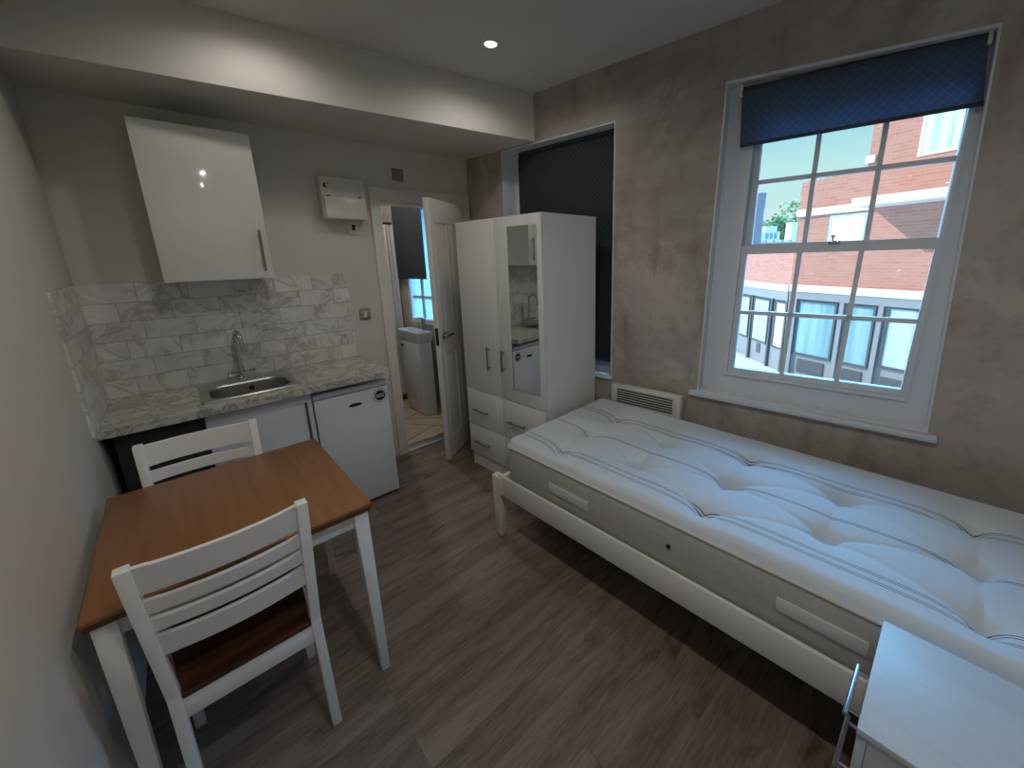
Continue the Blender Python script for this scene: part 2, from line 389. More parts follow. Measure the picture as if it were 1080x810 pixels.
# ------------------------------------------------------------------ main sash window
def qp(u, t):     # inside the opening: u 0..1 from kitchen end, t 0..1 upwards
    b = (BL[0]+(BR[0]-BL[0])*u, BL[1]+(BR[1]-BL[1])*u); a = (TL[0]+(TR[0]-TL[0])*u, TL[1]+(TR[1]-TL[1])*u)
    return (b[0]+(a[0]-b[0])*t, b[1]+(a[1]-b[1])*t)
win = Thing('window_1', (W, 0, 0), PHI, kind='structure')
def wcell(m, q, d0, d1): m.hexa([(d0, *p) for p in q] + [(d1, *p) for p in q])
def ring(m, outer, inner, d0, d1):
    for i in range(4): wcell(m, (outer[i], outer[(i+1) % 4], inner[(i+1) % 4], inner[i]), d0, d1)
OUT = [qp(0, 0), qp(1, 0), qp(1, 1), qp(0, 1)]
e = .008
INN = [qp(e, e), qp(1-e, e), qp(1-e, 1-e), qp(e, 1-e)]
CAS = [(-2.103, .871), (-2.858, .878), (-2.888, 2.235), (-2.140, 2.262)]
m = MB(); ring(m, OUT, INN, -.004, .15); ring(m, OUT, CAS, .062, .15)
# bead around the sash box
BE = [(-2.088, .853), (-2.874, .860), (-2.903, 2.25), (-2.124, 2.28)]
ring(m, BE, CAS, .050, .063)
win.part('frame', m, 'gloss_paint', world=False)
def sash(name, G, rows, d0, rail, cords=True):
    """G = glass corners BL,BR,TR,TL"""
    m = MB(); st = .030
    O = [(G[0][0]+st, G[0][1]-rail[0]), (G[1][0]-st, G[1][1]-rail[0]), (G[2][0]-st, G[2][1]+rail[1]), (G[3][0]+st, G[3][1]+rail[1])]
    ring(m, O, G, d0, d0+.036)
    def gp(u, t):
        b = (G[0][0]+(G[1][0]-G[0][0])*u, G[0][1]+(G[1][1]-G[0][1])*u); a = (G[3][0]+(G[2][0]-G[3][0])*u, G[3][1]+(G[2][1]-G[3][1])*u)
        return (b[0]+(a[0]-b[0])*t, b[1]+(a[1]-b[1])*t)
    def strip(a, b, w, vert):
        o = (w, 0) if vert else (0, w)
        wcell(m, [(a[0]-o[0], a[1]-o[1]), (b[0]-o[0], b[1]-o[1]), (b[0]+o[0], b[1]+o[1]), (a[0]+o[0], a[1]+o[1])], d0+.004, d0+.032)
    for u in (1/3, 2/3): strip(gp(u, 0), gp(u, 1), .010, True)
    for t in rows: strip(gp(0, t), gp(1, t), .010, False)
    s_ = win.part(name, m, 'gloss_paint', world=False)
    g = MB(); wcell(g, G, d0+.016, d0+.020); win.part('pane', g, 'glass', s_, world=False, smooth=False)
    return s_
lo = sash('lower_sash', [(-2.133, .897), (-2.849, .907), (-2.869, 1.533), (-2.146, 1.527)], [.505], .066, (.028, .042))
up = sash('upper_sash', [(-2.156, 1.578), (-2.878, 1.58), (-2.884, 2.20), (-2.166, 2.205)], [.495], .104, (.034, .034))
m = MB(); m.box(.050, .072, -2.545, -2.500, 1.568, 1.582, .003); m.cyl((.060, -2.515, 1.58), (.060, -2.515, 1.598), .004, n=10); m.cyl((.060, -2.515, 1.598), (.060, -2.515, 1.606), .009, n=12)
win.part('sash_catch', m, 'chrome', lo, world=False, label='small metal sash catch')
m = MB(); m.box(-.032, .07, -2.988, -1.922, .716, .744, .006); win.part('sill', m, 'gloss_paint', world=False)

# alcove window behind the wardrobe
w2 = Thing('window_2', (W, 0, 0), PHI, kind='structure')
m = MB(); o = [(AY0, AZ0), (AY1, AZ0), (AY1, AZ1), (AY0, AZ1)]; i_ = [(AY0-.008, AZ0+.008), (AY1+.008, AZ0+.008), (AY1+.008, AZ1-.008), (AY0-.008, AZ1-.008)]
c_ = [(AY0-.07, AZ0+.07), (AY1+.07, AZ0+.07), (AY1+.07, AZ1-.07), (AY0-.07, AZ1-.07)]
ring(m, o, i_, -.004, .17); ring(m, o, c_, .135, .24); w2.part('frame', m, 'gloss_paint', world=False)
m = MB(); g = c_; ring(m, g, [(AY0-.11, AZ0+.11), (AY1+.11, AZ0+.11), (AY1+.11, AZ1-.11), (AY0-.11, AZ1-.11)], .16, .20)
for u in (1/3, 2/3): yy = AY0-.11+(AY1-AY0+.22)*u; m.box(.165, .195, yy-.01, yy+.01, AZ0+.1, AZ1-.1)
for t in (.25, .5, .75): zz = AZ0+.11+(AZ1-AZ0-.22)*t; m.box(.165, .195, AY1+.1, AY0-.1, zz-.012, zz+.012)
s2 = w2.part('sash', m, 'gloss_paint', world=False)
w2.part('pane', MB().box(.178, .182, AY1+.1, AY0-.1, AZ0+.1, AZ1-.1), 'glass', s2, world=False, smooth=False)
w2.part('sill', MB().box(-.026, .14, AY1-.012, AY0+.012, AZ0-.012, AZ0+.012, .005), 'gloss_paint', world=False)

# bathroom window
w3 = Thing('window_3', (W, 0, 0), PHI, kind='structure')
o = [(BY0, BZ0), (BY1, BZ0), (BY1, BZ1), (BY0, BZ1)]; c_ = [(BY0-.035, BZ0+.05), (BY1+.035, BZ0+.05), (BY1+.035, BZ1-.05), (BY0-.035, BZ1-.05)]
m = MB(); ring(m, o, c_, .004, .14); m.box(.02, .05, (BY0+BY1)/2-.02, (BY0+BY1)/2+.02, BZ0+.05, BZ1-.05); m.box(.02, .05, BY1+.05, BY0-.05, 1.16, 1.185)
w3.part('frame', m, 'gloss_paint', world=False)
w3.part('pane', MB().box(.034, .038, BY1+.05, BY0-.05, BZ0+.05, BZ1-.05), 'obscure', world=False, smooth=False)

# ------------------------------------------------------------------ blinds
def blind(name, label, Q, d, mat, bar=True, tube=True):
    """Q = TL, TR, BR, BL corners of the cloth in the wall frame"""
    t = Thing(name, WP(d, (Q[0][0]+Q[1][0])/2, Q[3][1]), PHI, label, 'window blind')
    oy, oz = (Q[0][0]+Q[1][0])/2, Q[3][1]
    q = [(y-oy, z-oz) for y, z in Q]
    m = MB(); m.hexa([(-.001, *p) for p in q] + [(.001, *p) for p in q]); t.part('blind_cloth', m, mat, world=False, smooth=False)
    a, b = q[0], q[1]
    m = MB(); m.cyl((.022, a[0]+.006, a[1]+.008), (.022, b[0]-.006, b[1]+.008), .021, n=18); t.part('roller_tube', m, 'blindbar', world=False)
    c, e_ = q[2], q[3]
    m = MB(); m.hexa([(-.004, e_[0], e_[1]), (-.004, c[0], c[1]), (.004, c[0], c[1]), (.004, e_[0], e_[1]),
                      (-.004, e_[0], e_[1]+.016), (-.004, c[0], c[1]+.016), (.004, c[0], c[1]+.016), (.004, e_[0], e_[1]+.016)], .002); t.part('bottom_bar', m, 'blindbar', world=False)
    for p, s_ in ((a, 1), (b, -1)): t.part('bracket', MB().box(-.004, .046, p[0]-.003*s_, p[0]+.010*s_, p[1]-.02, p[1]+.034, .002), 'plastic', world=False, label='white end bracket')
    return t
blind('roller_blind', 'short navy diamond-patterned roller blind half lowered over the bright sash window', [(-2.070, 2.302), (-2.897, 2.270), (-2.918, 2.047), (-2.082, 2.051)], .022, 'blind')
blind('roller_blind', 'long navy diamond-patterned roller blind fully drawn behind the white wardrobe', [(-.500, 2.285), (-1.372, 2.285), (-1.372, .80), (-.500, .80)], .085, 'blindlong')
blind('roller_blind', 'plain dark roller blind seen through the open bathroom doorway', [(1.17, 2.085), (.655, 2.085), (.655, 1.358), (1.17, 1.358)], -.03, 'blindplain')

# ------------------------------------------------------------------ door and frame
m = MB()
m.box(DX0-.072, DX0, -.018, .0, 0, DZ+.085, .004); m.box(DX1, DX1+.045, -.018, 0, 0, DZ+.085, .004); m.box(DX0, DX1, -.018, 0, DZ, DZ+.085, .004)
m.box(DX0-.001, DX0+.004, -.006, .106, 0, DZ); m.box(DX1-.022, DX1+.001, -.006, .106, 0, DZ); m.box(DX0, DX1, -.006, .106, DZ-.022, DZ+.001)
struct('trim_1', m, 'cream')
hx, hy = 2.205, -.028; dvec = Vector((1.702-hx, -.365-hy)); Ld = dvec.length; ang = math.atan2(dvec.y, dvec.x)
dr = Thing('door_1', (hx, hy, .008), ang, kind='structure')
# local: x from hinge to leading edge, y = thickness (leading face towards +y is the room side)
m = MB(); m.box(0, Ld, -.02, .02, 0, 1.945, .002)
for (z0, z1) in ((.16, .86), (1.0, 1.80)):
    for (x0, x1) in ((.09, .29), (.35, .55)):
        for yy in (.02, -.02):
            s_ = 1 if yy > 0 else -1
            m.box(x0, x1, yy-.002, yy+.004, z0, z0+.018, .002); m.box(x0, x1, yy-.002, yy+.004, z1-.018, z1, .002)
            m.box(x0, x0+.018, yy-.002, yy+.004, z0, z1, .002); m.box(x1-.018, x1, yy-.002, yy+.004, z0, z1, .002)
leaf = dr.part('leaf', m, 'cream', world=False)
for sgn in (1, -1):
    m = MB(); m.cyl((Ld-.055, sgn*.02, .985), (Ld-.055, sgn*.030, .985), .024, n=20); m.cyl((Ld-.055, sgn*.028, .985), (Ld-.055, sgn*.06, .985), .009, n=12)
    m.tube([(Ld-.055, sgn*.058, .985), (Ld-.09, sgn*.060, .985), (Ld-.165, sgn*.058, .983)], [.010, .009, .008], 12)
    dr.part('lever_handle', m, 'chrome', world=False, label='chrome lever handle')
dr.part('latch_plate', MB().box(Ld-.002, Ld+.003, -.012, .012, .92, 1.05, .001), 'black', world=False, label='dark latch plate')

# ------------------------------------------------------------------ kitchen
CH, CD, CL = .8794, .5668, 1.2583
struct('trim_2', MB().box(.009, 1.248, -.009, 0, CH, 1.4665), 'tiles_x', loc=(0, 0, CH))
struct('trim_4', MB().box(0, .009, -.64, 0, CH, 1.4665), 'tiles_y', loc=(0, 0, CH))

SX0, SX1, SY0, SY1 = .350, .790, -.472, -.058
m = MB()
m.box(0.001, SX0+.02, -CD, -.010, CH-.037, CH, 0); m.box(SX1-.02, CL, -CD, -.010, CH-.037, CH, 0); m.box(SX0+.02, SX1-.02, -CD, SY0+.02, CH-.037, CH); m.box(SX0+.02, SX1-.02, SY1-.02, -.010, CH-.037, CH)
solo('worktop', m, 'worktop', loc=(.6, -.28, CH-.037), label='grey beige marble-effect kitchen worktop running from the left wall over the small fridge', cat='worktop', smooth=False)

def rr(x0, x1, y0, y1, r, n=6):
    p = []
    for cx, cy, a0 in ((x1-r, y1-r, 0), (x0+r, y1-r, 90), (x0+r, y0+r, 180), (x1-r, y0+r, 270)):
        for k in range(n+1):
            a = R(a0+90*k/n); p.append((cx+r*math.cos(a), cy+r*math.sin(a)))
    return p
snk = Thing('kitchen_sink', (.57, -.265, CH), 0, 'inset stainless steel sink with one bowl in the marble worktop', 'sink')
m = MB(); loops = [(rr(SX0, SX1, SY0, SY1, .012), CH+.001), (rr(SX0+.004, SX1-.004, SY0+.004, SY1-.004, .012), CH+.005), (rr(.388, .752, -.442, -.168, .075), CH+.004),
                   (rr(.394, .746, -.436, -.174, .07), CH-.004), (rr(.402, .738, -.428, -.182, .065), CH-.125), (rr(.43, .71, -.40, -.21, .06), CH-.145)]
vs = [[m.b.verts.new((x, y, z)) for x, y in lp] for lp, z in loops]
for a, b in zip(vs, vs[1:]):
    n = len(a)
    for k in range(n): m.b.faces.new((a[k], a[(k+1) % n], b[(k+1) % n], b[k]))
m.b.faces.new(vs[-1]); bmesh.ops.recalc_face_normals(m.b, faces=m.b.faces[:])
for f in m.b.faces: f.normal_flip()
snk.part('basin', m, 'steel')
snk.part('overflow', MB().disc((.585, -.186, CH-.035), .014, 'y', .003, 20), 'dark', label='round dark overflow hole')
snk.part('drain', MB().cyl((.57, -.305, CH-.1455), (.57, -.305, CH-.1425), .036, n=24), 'chrome')

tp = Thing('kitchen_tap', (.562, -.105, CH+.004), 0, 'chrome swan-neck mixer tap with two lever heads behind the steel sink', 'tap')
m = MB(); m.cyl((.562, -.105, CH+.004), (.562, -.105, CH+.018), .026, .024, 20); m.cyl((.562, -.105, CH+.018), (.562, -.105, CH+.085), .019, .015, 20); tp.part('tap_body', m, 'chrome')
pts = [(.562, -.105, CH+.08), (.560, -.105, CH+.16), (.558, -.106, CH+.235)]
for k in range(1, 13):
    a = math.pi*k/12*1.02; pts.append((.558+.018*k/12, -.106-.062*(1-math.cos(a)), CH+.235+.062*math.sin(a)))
pts.append((.579, -.231, CH+.185))
tp.part('spout', MB().tube(pts, .0115, 14), 'chrome')
for s_ in (-1, 1):
    m = MB(); m.cyl((.562+s_*.012, -.105, CH+.042), (.562+s_*.040, -.108, CH+.044), .012, .013, 16); m.cyl((.562+s_*.040, -.108, CH+.044), (.562+s_*.066, -.112, CH+.047), .016, .014, 16)
    m.cyl((.562+s_*.053, -.112, CH+.046), (.562+s_*.058, -.15, CH+.054), .005, n=10); tp.part('tap_lever', m, 'chrome')

bc = Thing('base_cabinet', (.43, -.26, 0), 0, 'white kitchen base cabinet with a dark filler panel under the sink', 'cabinet')
m = MB(); m.box(.345, .363, -.482, -.02, .10, CH-.042); m.box(.797, .815, -.482, -.02, .10, CH-.042); m.box(.363, .797, -.482, -.02, .10, .118); m.box(.363, .797, -.03, -.02, .118, CH-.042); m.box(.345, .815, -.44, -.425, .0, .10)
bc.part('carcass', m, 'white')
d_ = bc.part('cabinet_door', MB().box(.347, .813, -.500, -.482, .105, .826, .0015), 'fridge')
bar_handle(bc, 'bar_handle', (.779, -.500, .755), (.779, -.500, .572), (0, -.028, 0), 'nickel', .006, d_)
bc.part('filler_panel', MB().box(.036, .345, -.500, -.484, .002, .826), 'charcoal', label='dark charcoal filler panel')

fr = Thing('fridge', (1.03, -.25, 0), 0, 'small white undercounter fridge at the right end of the worktop', 'fridge')
FX0, FX1, FY, FZ = .8215, 1.2483, -.5008, .804
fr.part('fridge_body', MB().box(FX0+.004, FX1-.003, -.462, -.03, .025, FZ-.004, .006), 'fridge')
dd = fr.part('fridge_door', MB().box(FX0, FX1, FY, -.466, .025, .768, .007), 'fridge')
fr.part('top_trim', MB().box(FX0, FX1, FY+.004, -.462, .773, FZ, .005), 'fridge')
for x in (.85, 1.22):
    for y in (-.44, -.07): fr.part('foot', MB().cyl((x, y, 0), (x, y, .028), .016, n=14), 'black')
fr.part('logo_badge', MB().disc((1.042, FY+.001, .691), .040, 'y', .003, 28, .0105), 'navy', dd, label='small dark oval badge')
SX, SZ = 1.196, .712
st = fr.part('round_sticker', MB().disc((SX, FY+.001, SZ), .048, 'y', .0015, 36), 'paper', dd, label='round white sticker with a dark disc')
m = MB()
for k in range(30):
    a = 2*math.pi*k/30
    if k % 5 == 4: continue
    m.box(SX+.043*math.cos(a)-.0022, SX+.043*math.cos(a)+.0022, FY-.0014, FY-.0006, SZ+.043*math.sin(a)-.0022, SZ+.043*math.sin(a)+.0022)
fr.part('sticker_ring', m, 'navy', st)
m = MB(); N_ = 24
def cap_seg(z0, up):
    r = .0325; a0 = math.asin(z0/r); pts_ = []
    for k in range(N_+1):
        a = a0 + (math.pi-2*a0)*k/N_; pts_.append((SX+r*math.cos(a), SZ+(r*math.sin(a) if up else -r*math.sin(a))))
    a_ = [m.b.verts.new((x, FY-.0018, z)) for x, z in pts_]; b_ = [m.b.verts.new((x, FY-.0006, z)) for x, z in pts_]
    fs = [m.b.faces.new(a_), m.b.faces.new(b_)]
    for k in range(len(a_)): fs.append(m.b.faces.new((a_[k], a_[(k+1) % len(a_)], b_[(k+1) % len(a_)], b_[k])))
    bmesh.ops.recalc_face_normals(m.b, faces=fs)
cap_seg(.011, True); cap_seg(.011, False); m.box(SX+.0255, SX+.0325, FY-.0018, FY-.0006, SZ-.011, SZ+.011); m.box(SX-.0325, SX-.027, FY-.0018, FY-.0006, SZ-.011, SZ+.011)
fr.part('sticker_disc', m, 'navy', st)
cu = bpy.data.curves.new('sticker_text', 'FONT'); cu.body = 'YEAR'; cu.size = .021; cu.align_x = 'CENTER'; cu.align_y = 'CENTER'; cu.extrude = .0004; cu.offset = .0006
to = bpy.data.objects.new('tmp_text', cu); COL.objects.link(to)
dg = bpy.context.evaluated_depsgraph_get(); me = bpy.data.meshes.new_from_object(to.evaluated_get(dg)); bpy.data.objects.remove(to)
me.transform(fr.inv @ Matrix.Translation((SX, FY-.0014, SZ)) @ Matrix.Rotation(R(90), 4, 'X')); me.materials.append(M['navy'])
to = bpy.data.objects.new('sticker_lettering', me); COL.objects.link(to); to.parent = st

uc = Thing('wall_cabinet', (.55, -.15, 1.4701), 0, 'gloss white wall cabinet hanging above the tiled splashback', 'cabinet')
UX0, UX1, UD, UZ0, UZ1 = .3234, .7737, .3103, 1.4701, 2.1924
m = MB(); m.box(UX0+.001, UX0+.018, -UD+.02, -.001, UZ0, UZ1); m.box(UX1-.018, UX1-.001, -UD+.02, -.001, UZ0, UZ1); m.box(UX0+.018, UX1-.018, -UD+.02, -.001, UZ0, UZ0+.018); m.box(UX0+.018, UX1-.018, -UD+.02, -.001, UZ1-.018, UZ1); m.box(UX0+.018, UX1-.018, -.012, -.001, UZ0+.018, UZ1-.018)
uc.part('carcass', m, 'white')
ud = uc.part('cabinet_door', MB().box(UX0, UX1, -UD, -UD+.019, UZ0-.001, UZ1+.001, .0015), 'gloss')
bar_handle(uc, 'bar_handle', (.737, -UD, 1.695), (.737, -UD, 1.535), (0, -.028, 0), 'nickel', .006, ud)

# things on the back wall
cx = Thing('consumer_unit', (1.275, 0, 1.815), 0, 'white plastic fuse box mounted high beside the bathroom door frame', 'fuse box')
cx.part('casing', MB().box(1.143, 1.412, -.085, -.0005, 1.815, 2.072, .006), 'plastic')
m = MB(); m.hexa([(1.150, -.108, 1.818), (1.402, -.108, 1.818), (1.402, -.084, 1.818), (1.150, -.084, 1.818), (1.150, -.096, 1.952), (1.402, -.096, 1.952), (1.402, -.084, 1.952), (1.150, -.084, 1.952)], .004)
cx.part('hinged_cover', m, 'plastic')
m = MB(); m.box(1.158, 1.171, -.087, -.083, 2.005, 2.032); m.box(1.171, 1.190, -.087, -.083, 2.030, 2.034); m.box(1.171, 1.186, -.087, -.083, 2.004, 2.007); cx.part('warning_mark', m, 'black')
for x in (1.17, 1.365): cx.part('cover_clip', MB().box(x, x+.02, -.095, -.084, 1.953, 1.962, .002), 'ventgrey')
sw = Thing('isolator_switch', (1.332, 0, 1.728), 0, 'small isolator switch with a dark rocker just under the fuse box', 'switch')
sw.part('faceplate', MB().box(1.294, 1.370, -.012, -.0005, 1.728, 1.813, .003), 'plastic')
rk = sw.part('rocker', MB().box(1.323, 1.343, -.019, -.011, 1.752, 1.790, .003), 'black')
sw.part('neon', MB().box(1.345, 1.354, -.0135, -.011, 1.775, 1.787, .001), 'red')
vt = Thing('wall_vent', (1.692, 0, 2.105), 0, 'small square grey vent plate above the bathroom door frame', 'vent')
vt.part('vent_frame', MB().box(1.651, 1.734, -.012, -.0005, 2.105, 2.190, .003), 'ventgrey')
m = MB()
for k in range(5): m.box(1.661, 1.724, -.0145, -.0115, 2.117+k*.0135, 2.125+k*.0135, .001)
vt.part('louvre', m, 'ventgrey')
so = Thing('wall_switch', (1.339, 0, 1.128), 0, 'square brushed grey switch plate beside the marble tiles above the fridge', 'switch')
so.part('faceplate', MB().box(1.300, 1.378, -.009, -.0005, 1.130, 1.214, .003), 'greysteel')
so.part('rocker', MB().box(1.327, 1.351, -.013, -.008, 1.150, 1.194, .002), 'plastic')

# ------------------------------------------------------------------ wardrobe
WTH = R(4.2); WH = 1.780
wd = Thing('wardrobe', (1.81406, -.52761, 0), WTH, 'tall white wardrobe with one mirrored door and four drawers by the alcove blind', 'wardrobe')
# own frame: x = depth from the door faces, y = along the front (kitchen end near 0)
WD, WY0, WY1, YM = .520, -.008, -.790, -.398
def wp(name, m, mat, parent=None, **k): return wd.part(name, m, mat, parent, world=False, **k)
m = MB(); m.box(.020, WD, WY1, WY1+.018, 0, WH); m.box(.020, WD, WY0-.018, WY0, 0, WH); m.box(.020, WD, WY1+.018, WY0-.018, WH-.018, WH)
m.box(.024, WD, WY1+.018, WY0-.018, .112, .127); m.box(.024, WD, WY1+.018, WY0-.018, .612, .627); m.box(WD-.006, WD-.0001, WY1+.018, WY0-.018, .11, WH-.018)
wp('carcass', m, 'laminate', smooth=False)
wp('plinth', MB().box(.022, .038, WY1+.0185, WY0-.0185, 0, .111), 'laminate')
dl = wp('wardrobe_door', MB().box(0, .018, YM+.002, WY0-.001, .624, WH-.001, .001), 'laminate')
drr = wp('wardrobe_door', MB().box(0, .018, WY1+.001, YM-.002, .624, WH-.001, .001), 'laminate', label='mirrored wardrobe door')
wp('mirror', MB().box(-.004, -.0002, -.757, -.520, .714, 1.720, .0005), 'mirror', drr, label='tall narrow mirror', smooth=False)
bar_handle(wd, 'bar_handle', (0, -.297, .945), (0, -.297, .822), (-.026, 0, 0), 'nickel', .0055, dl, False)
bar_handle(wd, 'bar_handle', (0, -.440, .945), (0, -.440, .836), (-.026, 0, 0), 'nickel', .0055, drr, False)
for (y0, y1, hy_) in ((YM+.002, WY0-.001, -.177), (WY1+.001, YM-.002, -.545)):
    for (z0, z1, hz) in ((.344, .619, .474), (.116, .340, .221)):
        dw = wp('drawer_front', MB().box(0, .018, y0, y1, z0, z1, .001), 'laminate')
        bar_handle(wd, 'bar_handle', (0, hy_+.064, hz), (0, hy_-.064, hz), (-.026, 0, 0), 'nickel', .0055, dw, False)

# ------------------------------------------------------------------ table and chairs
TX0, TX1, TY0, TY1, TH = .030, .7129, -.931, -1.6518, .7291
tb = Thing('dining_table', (.37, -1.29, 0), 0, 'small dining table with honey oak top and white tapered legs against the left wall', 'table')
tb.part('table_top', MB().box(TX0, TX1, TY1, TY0, TH-.014, TH, .003), 'table')
tb.part('edge_band', MB().box(TX0+.003, TX1-.003, TY1+.003, TY0-.003, TH-.030, TH-.0141, .002), 'tableedge', label='dark brown underside edge')
m = MB(); a = .035
m.box(TX0+a, TX1-a, TY0-a-.018, TY0-a, .637, TH-.031); m.box(TX0+a, TX1-a, TY1+a, TY1+a+.018, .637, TH-.031); m.box(TX0+a, TX0+a+.018, TY1+a, TY0-a, .637, TH-.031); m.box(TX1-a-.018, TX1-a, TY1+a, TY0-a, .637, TH-.031)
tb.part('apron', m, 'white')
for sx, ex_ in ((TX0+.012, 1), (TX1-.012, -1)):
    for sy, ey_ in ((TY0-.012, -1), (TY1+.012, 1)):
        t_, b_ = .047, .031
        def sq(w, z): return [(sx, sy, z), (sx+ex_*w, sy, z), (sx+ex_*w, sy+ey_*w, z), (sx, sy+ey_*w, z)]
        m = MB(); m.hexa(sq(b_, 0)+sq(t_, TH-.031), .003); tb.part('leg', m, 'white')

def chair(loc, label):
    t = Thing('dining_chair', loc, 0, label, 'chair', 'white slatted dining chairs')
    hw = .172
    def py(z): return .035*min(z, .42)/.42 if z < .42 else .035 - .077*(z-.42)/.455
    for s_ in (-1, 1):
        m = MB(); pr_ = []
        for z in (0, .42, .875):
            w = .0145; dp = .017 if z > 0 else .014
            x = s_*(hw if z < .8 else hw+.010); y = py(z)
            pr_.append([(x-w, y-dp, z), (x+w, y-dp, z), (x+w, y+dp, z), (x-w, y+dp, z)])
        for q, w_ in zip(pr_, pr_[1:]): m.hexa(q+w_)
        bmesh.ops.remove_doubles(m.b, verts=m.b.verts[:], dist=1e-5)
        fc = [f for f in m.b.faces if abs(f.normal.z) > .9 and .3 < f.calc_center_median().z < .6]
        bmesh.ops.delete(m.b, geom=fc, context='FACES')
        bmesh.ops.bevel(m.b, geom=m.b.edges[:], offset=.003, segments=2, affect='EDGES', profile=.5)
        t.part('rear_leg', m, 'white', world=False)
        m = MB(); x0 = s_*hw; w = .017
        m.hexa([(x0-.014, .325-.014, 0), (x0+.014, .325-.014, 0), (x0+.014, .325+.014, 0), (x0-.014, .325+.014, 0), (x0-w, .325-w, .395), (x0+w, .325-w, .395), (x0+w, .325+w, .395), (x0-w, .325+w, .395)], .003)
        t.part('front_leg', m, 'white', world=False)
    def slat(z0, z1, bow):
        m = MB(); n = 10; A = []
        for k in range(n+1):
            u = -1+2*k/n; x = u*(hw-.004); yb = -bow*(1-u*u)
            A.append([m.b.verts.new((x, py(z)+yb+o_, z)) for (o_, z) in ((-.007, z0), (.007, z0), (.007, z1), (-.007, z1))])
        fs = []
        for q, w_ in zip(A, A[1:]):
            for k in range(4): fs.append(m.b.faces.new((q[k], q[(k+1) % 4], w_[(k+1) % 4], w_[k])))
        fs += [m.b.faces.new(A[0][::-1]), m.b.faces.new(A[-1])]; bmesh.ops.recalc_face_normals(m.b, faces=fs)
        es = [e for e in m.b.edges if all(abs(abs(v.co.x)-(hw-.004)) > 1e-4 for v in e.verts) and len(e.link_faces) == 2 and e.calc_face_angle(0) > .6]
        bmesh.ops.bevel(m.b, geom=es, offset=.002, segments=1, affect='EDGES')
        t.part('back_slat', m, 'white', world=False)
    slat(.787, .870, .022); slat(.722, .765, .022); slat(.662, .704, .022); slat(.575, .645, .022)
    m = MB(); m.box(-hw+.012, hw-.012, .022, .040, .335, .402, .002); m.box(-hw+.012, hw-.012, .318, .334, .335, .402, .002)
    for s_ in (-1, 1): m.box(s_*hw-.008, s_*hw+.008, .04, .312, .335, .402, .002)
    t.part('seat_rail', m, 'white', world=False)
    m = MB(); m.hexa([(-.158, .018, .402), (.158, .018, .402), (.190, .36, .402), (-.190, .36, .402), (-.158, .018, .420), (.158, .018, .420), (.190, .36, .420), (-.190, .36, .420)], .005)
    m.b.transform(Matrix.Identity(4)); t.part('seat', m, 'seat', world=False)
    return t
c1 = chair((.316, -1.694, 0), 'white slatted dining chair with brown seat nearest the camera, its back overlapping the table')
c2 = copy_tree(c1.o); c2.location = (.313, -.912, 0); c2.rotation_euler = (0, 0, R(180-4))
c2['label'] = 'white slatted dining chair tucked between the table and the kitchen base cabinet'

# ------------------------------------------------------------------ bed
BX, BY, BR_ = 1.4636, -1.3005, math.atan(.0391)
BLOC = (BX, BY, 0)
bd = Thing('bed_frame', BLOC, BR_, 'cream white wooden single bed frame along the plaster wall', 'bed')
BW, LL = .917, 2.16            # local x across, y = -length
def by(l): return -l
for r0, nm in ((0, 0), (BW-.043, 1)):
    for l0 in (.034 if nm else 0.0, LL-.058):
        bd.part('leg', MB().box(r0, r0+.043, by(l0+.058), by(l0), 0, .372, .003), 'cream', world=False)
bd.part('end_rail', MB().box(-.004, BW+.004, by(.080), by(.054), .268, .379, .004), 'cream', world=False)
bd.part('head_rail', MB().box(-.004, BW+.004, by(LL+.004), by(LL-.05), .268, .381, .005), 'cream', world=False)
bd.part('side_rail', MB().box(.002, .0175, by(LL-.02), by(.05), .268, .388, .003), 'cream', world=False)
bd.part('side_rail', MB().box(BW-.0165, BW-.001, by(LL-.02), by(.05), .268, .388, .003), 'cream', world=False)
for k in range(11):
    l = .18+k*.178; bd.part('base_slat', MB().box(.018, BW-.017, by(l+.07), by(l), .305, .322, .002), 'cream', world=False)

mt = Thing('mattress', BLOC, BR_, 'white striped button-tufted single mattress lying bare on the bed frame', 'mattress')
MX0, MX1, ML0, ML1, MZ0, MZ1 = .034, .897, .092, 2.09, .3225, .594
TUF = []
for l, xs in ((.375, (.150, .402, .655)), (.743, (.285, .565)), (1.11, (.150, .402, .655)), (1.47, (.295, .580)), (1.83, (.165, .42, .67))):
    for x in xs: TUF.append((x, l))
def seg_d(p, a, b):
    ax, ay = a; bx, by_ = b; dx, dy = bx-ax, by_-ay; t = max(0, min(1, ((p[0]-ax)*dx+(p[1]-ay)*dy)/(dx*dx+dy*dy))); return math.hypot(p[0]-ax-t*dx, p[1]-ay-t*dy), t
SEG = [(a, b) for i, a in enumerate(TUF) for b in TUF[i+1:] if .1 < math.hypot(a[0]-b[0], a[1]-b[1]) < .41]
def top_z(x, l):
    z = MZ1 + .016
    eb = min(x-MX0, MX1-x, l-ML0, ML1-l); Rr = .045
    if eb < Rr: z -= Rr-math.sqrt(max(0, Rr*Rr-(Rr-eb)**2))
    for tx, tl in TUF:
        d = math.hypot(x-tx, l-tl); z -= .026*math.exp(-(d/.028)**2) + .015*math.exp(-(d/.085)**2)
    for a, b in SEG:
        d, t = seg_d((x, l), a, b); k = .25+.75*abs(2*t-1)
        if d < .08: z -= .0095*k*math.exp(-(d/.009)**2) + .006*k*math.exp(-(d/.035)**2)
    return z
m = MB(); nx, nl = 108, 240; G = []
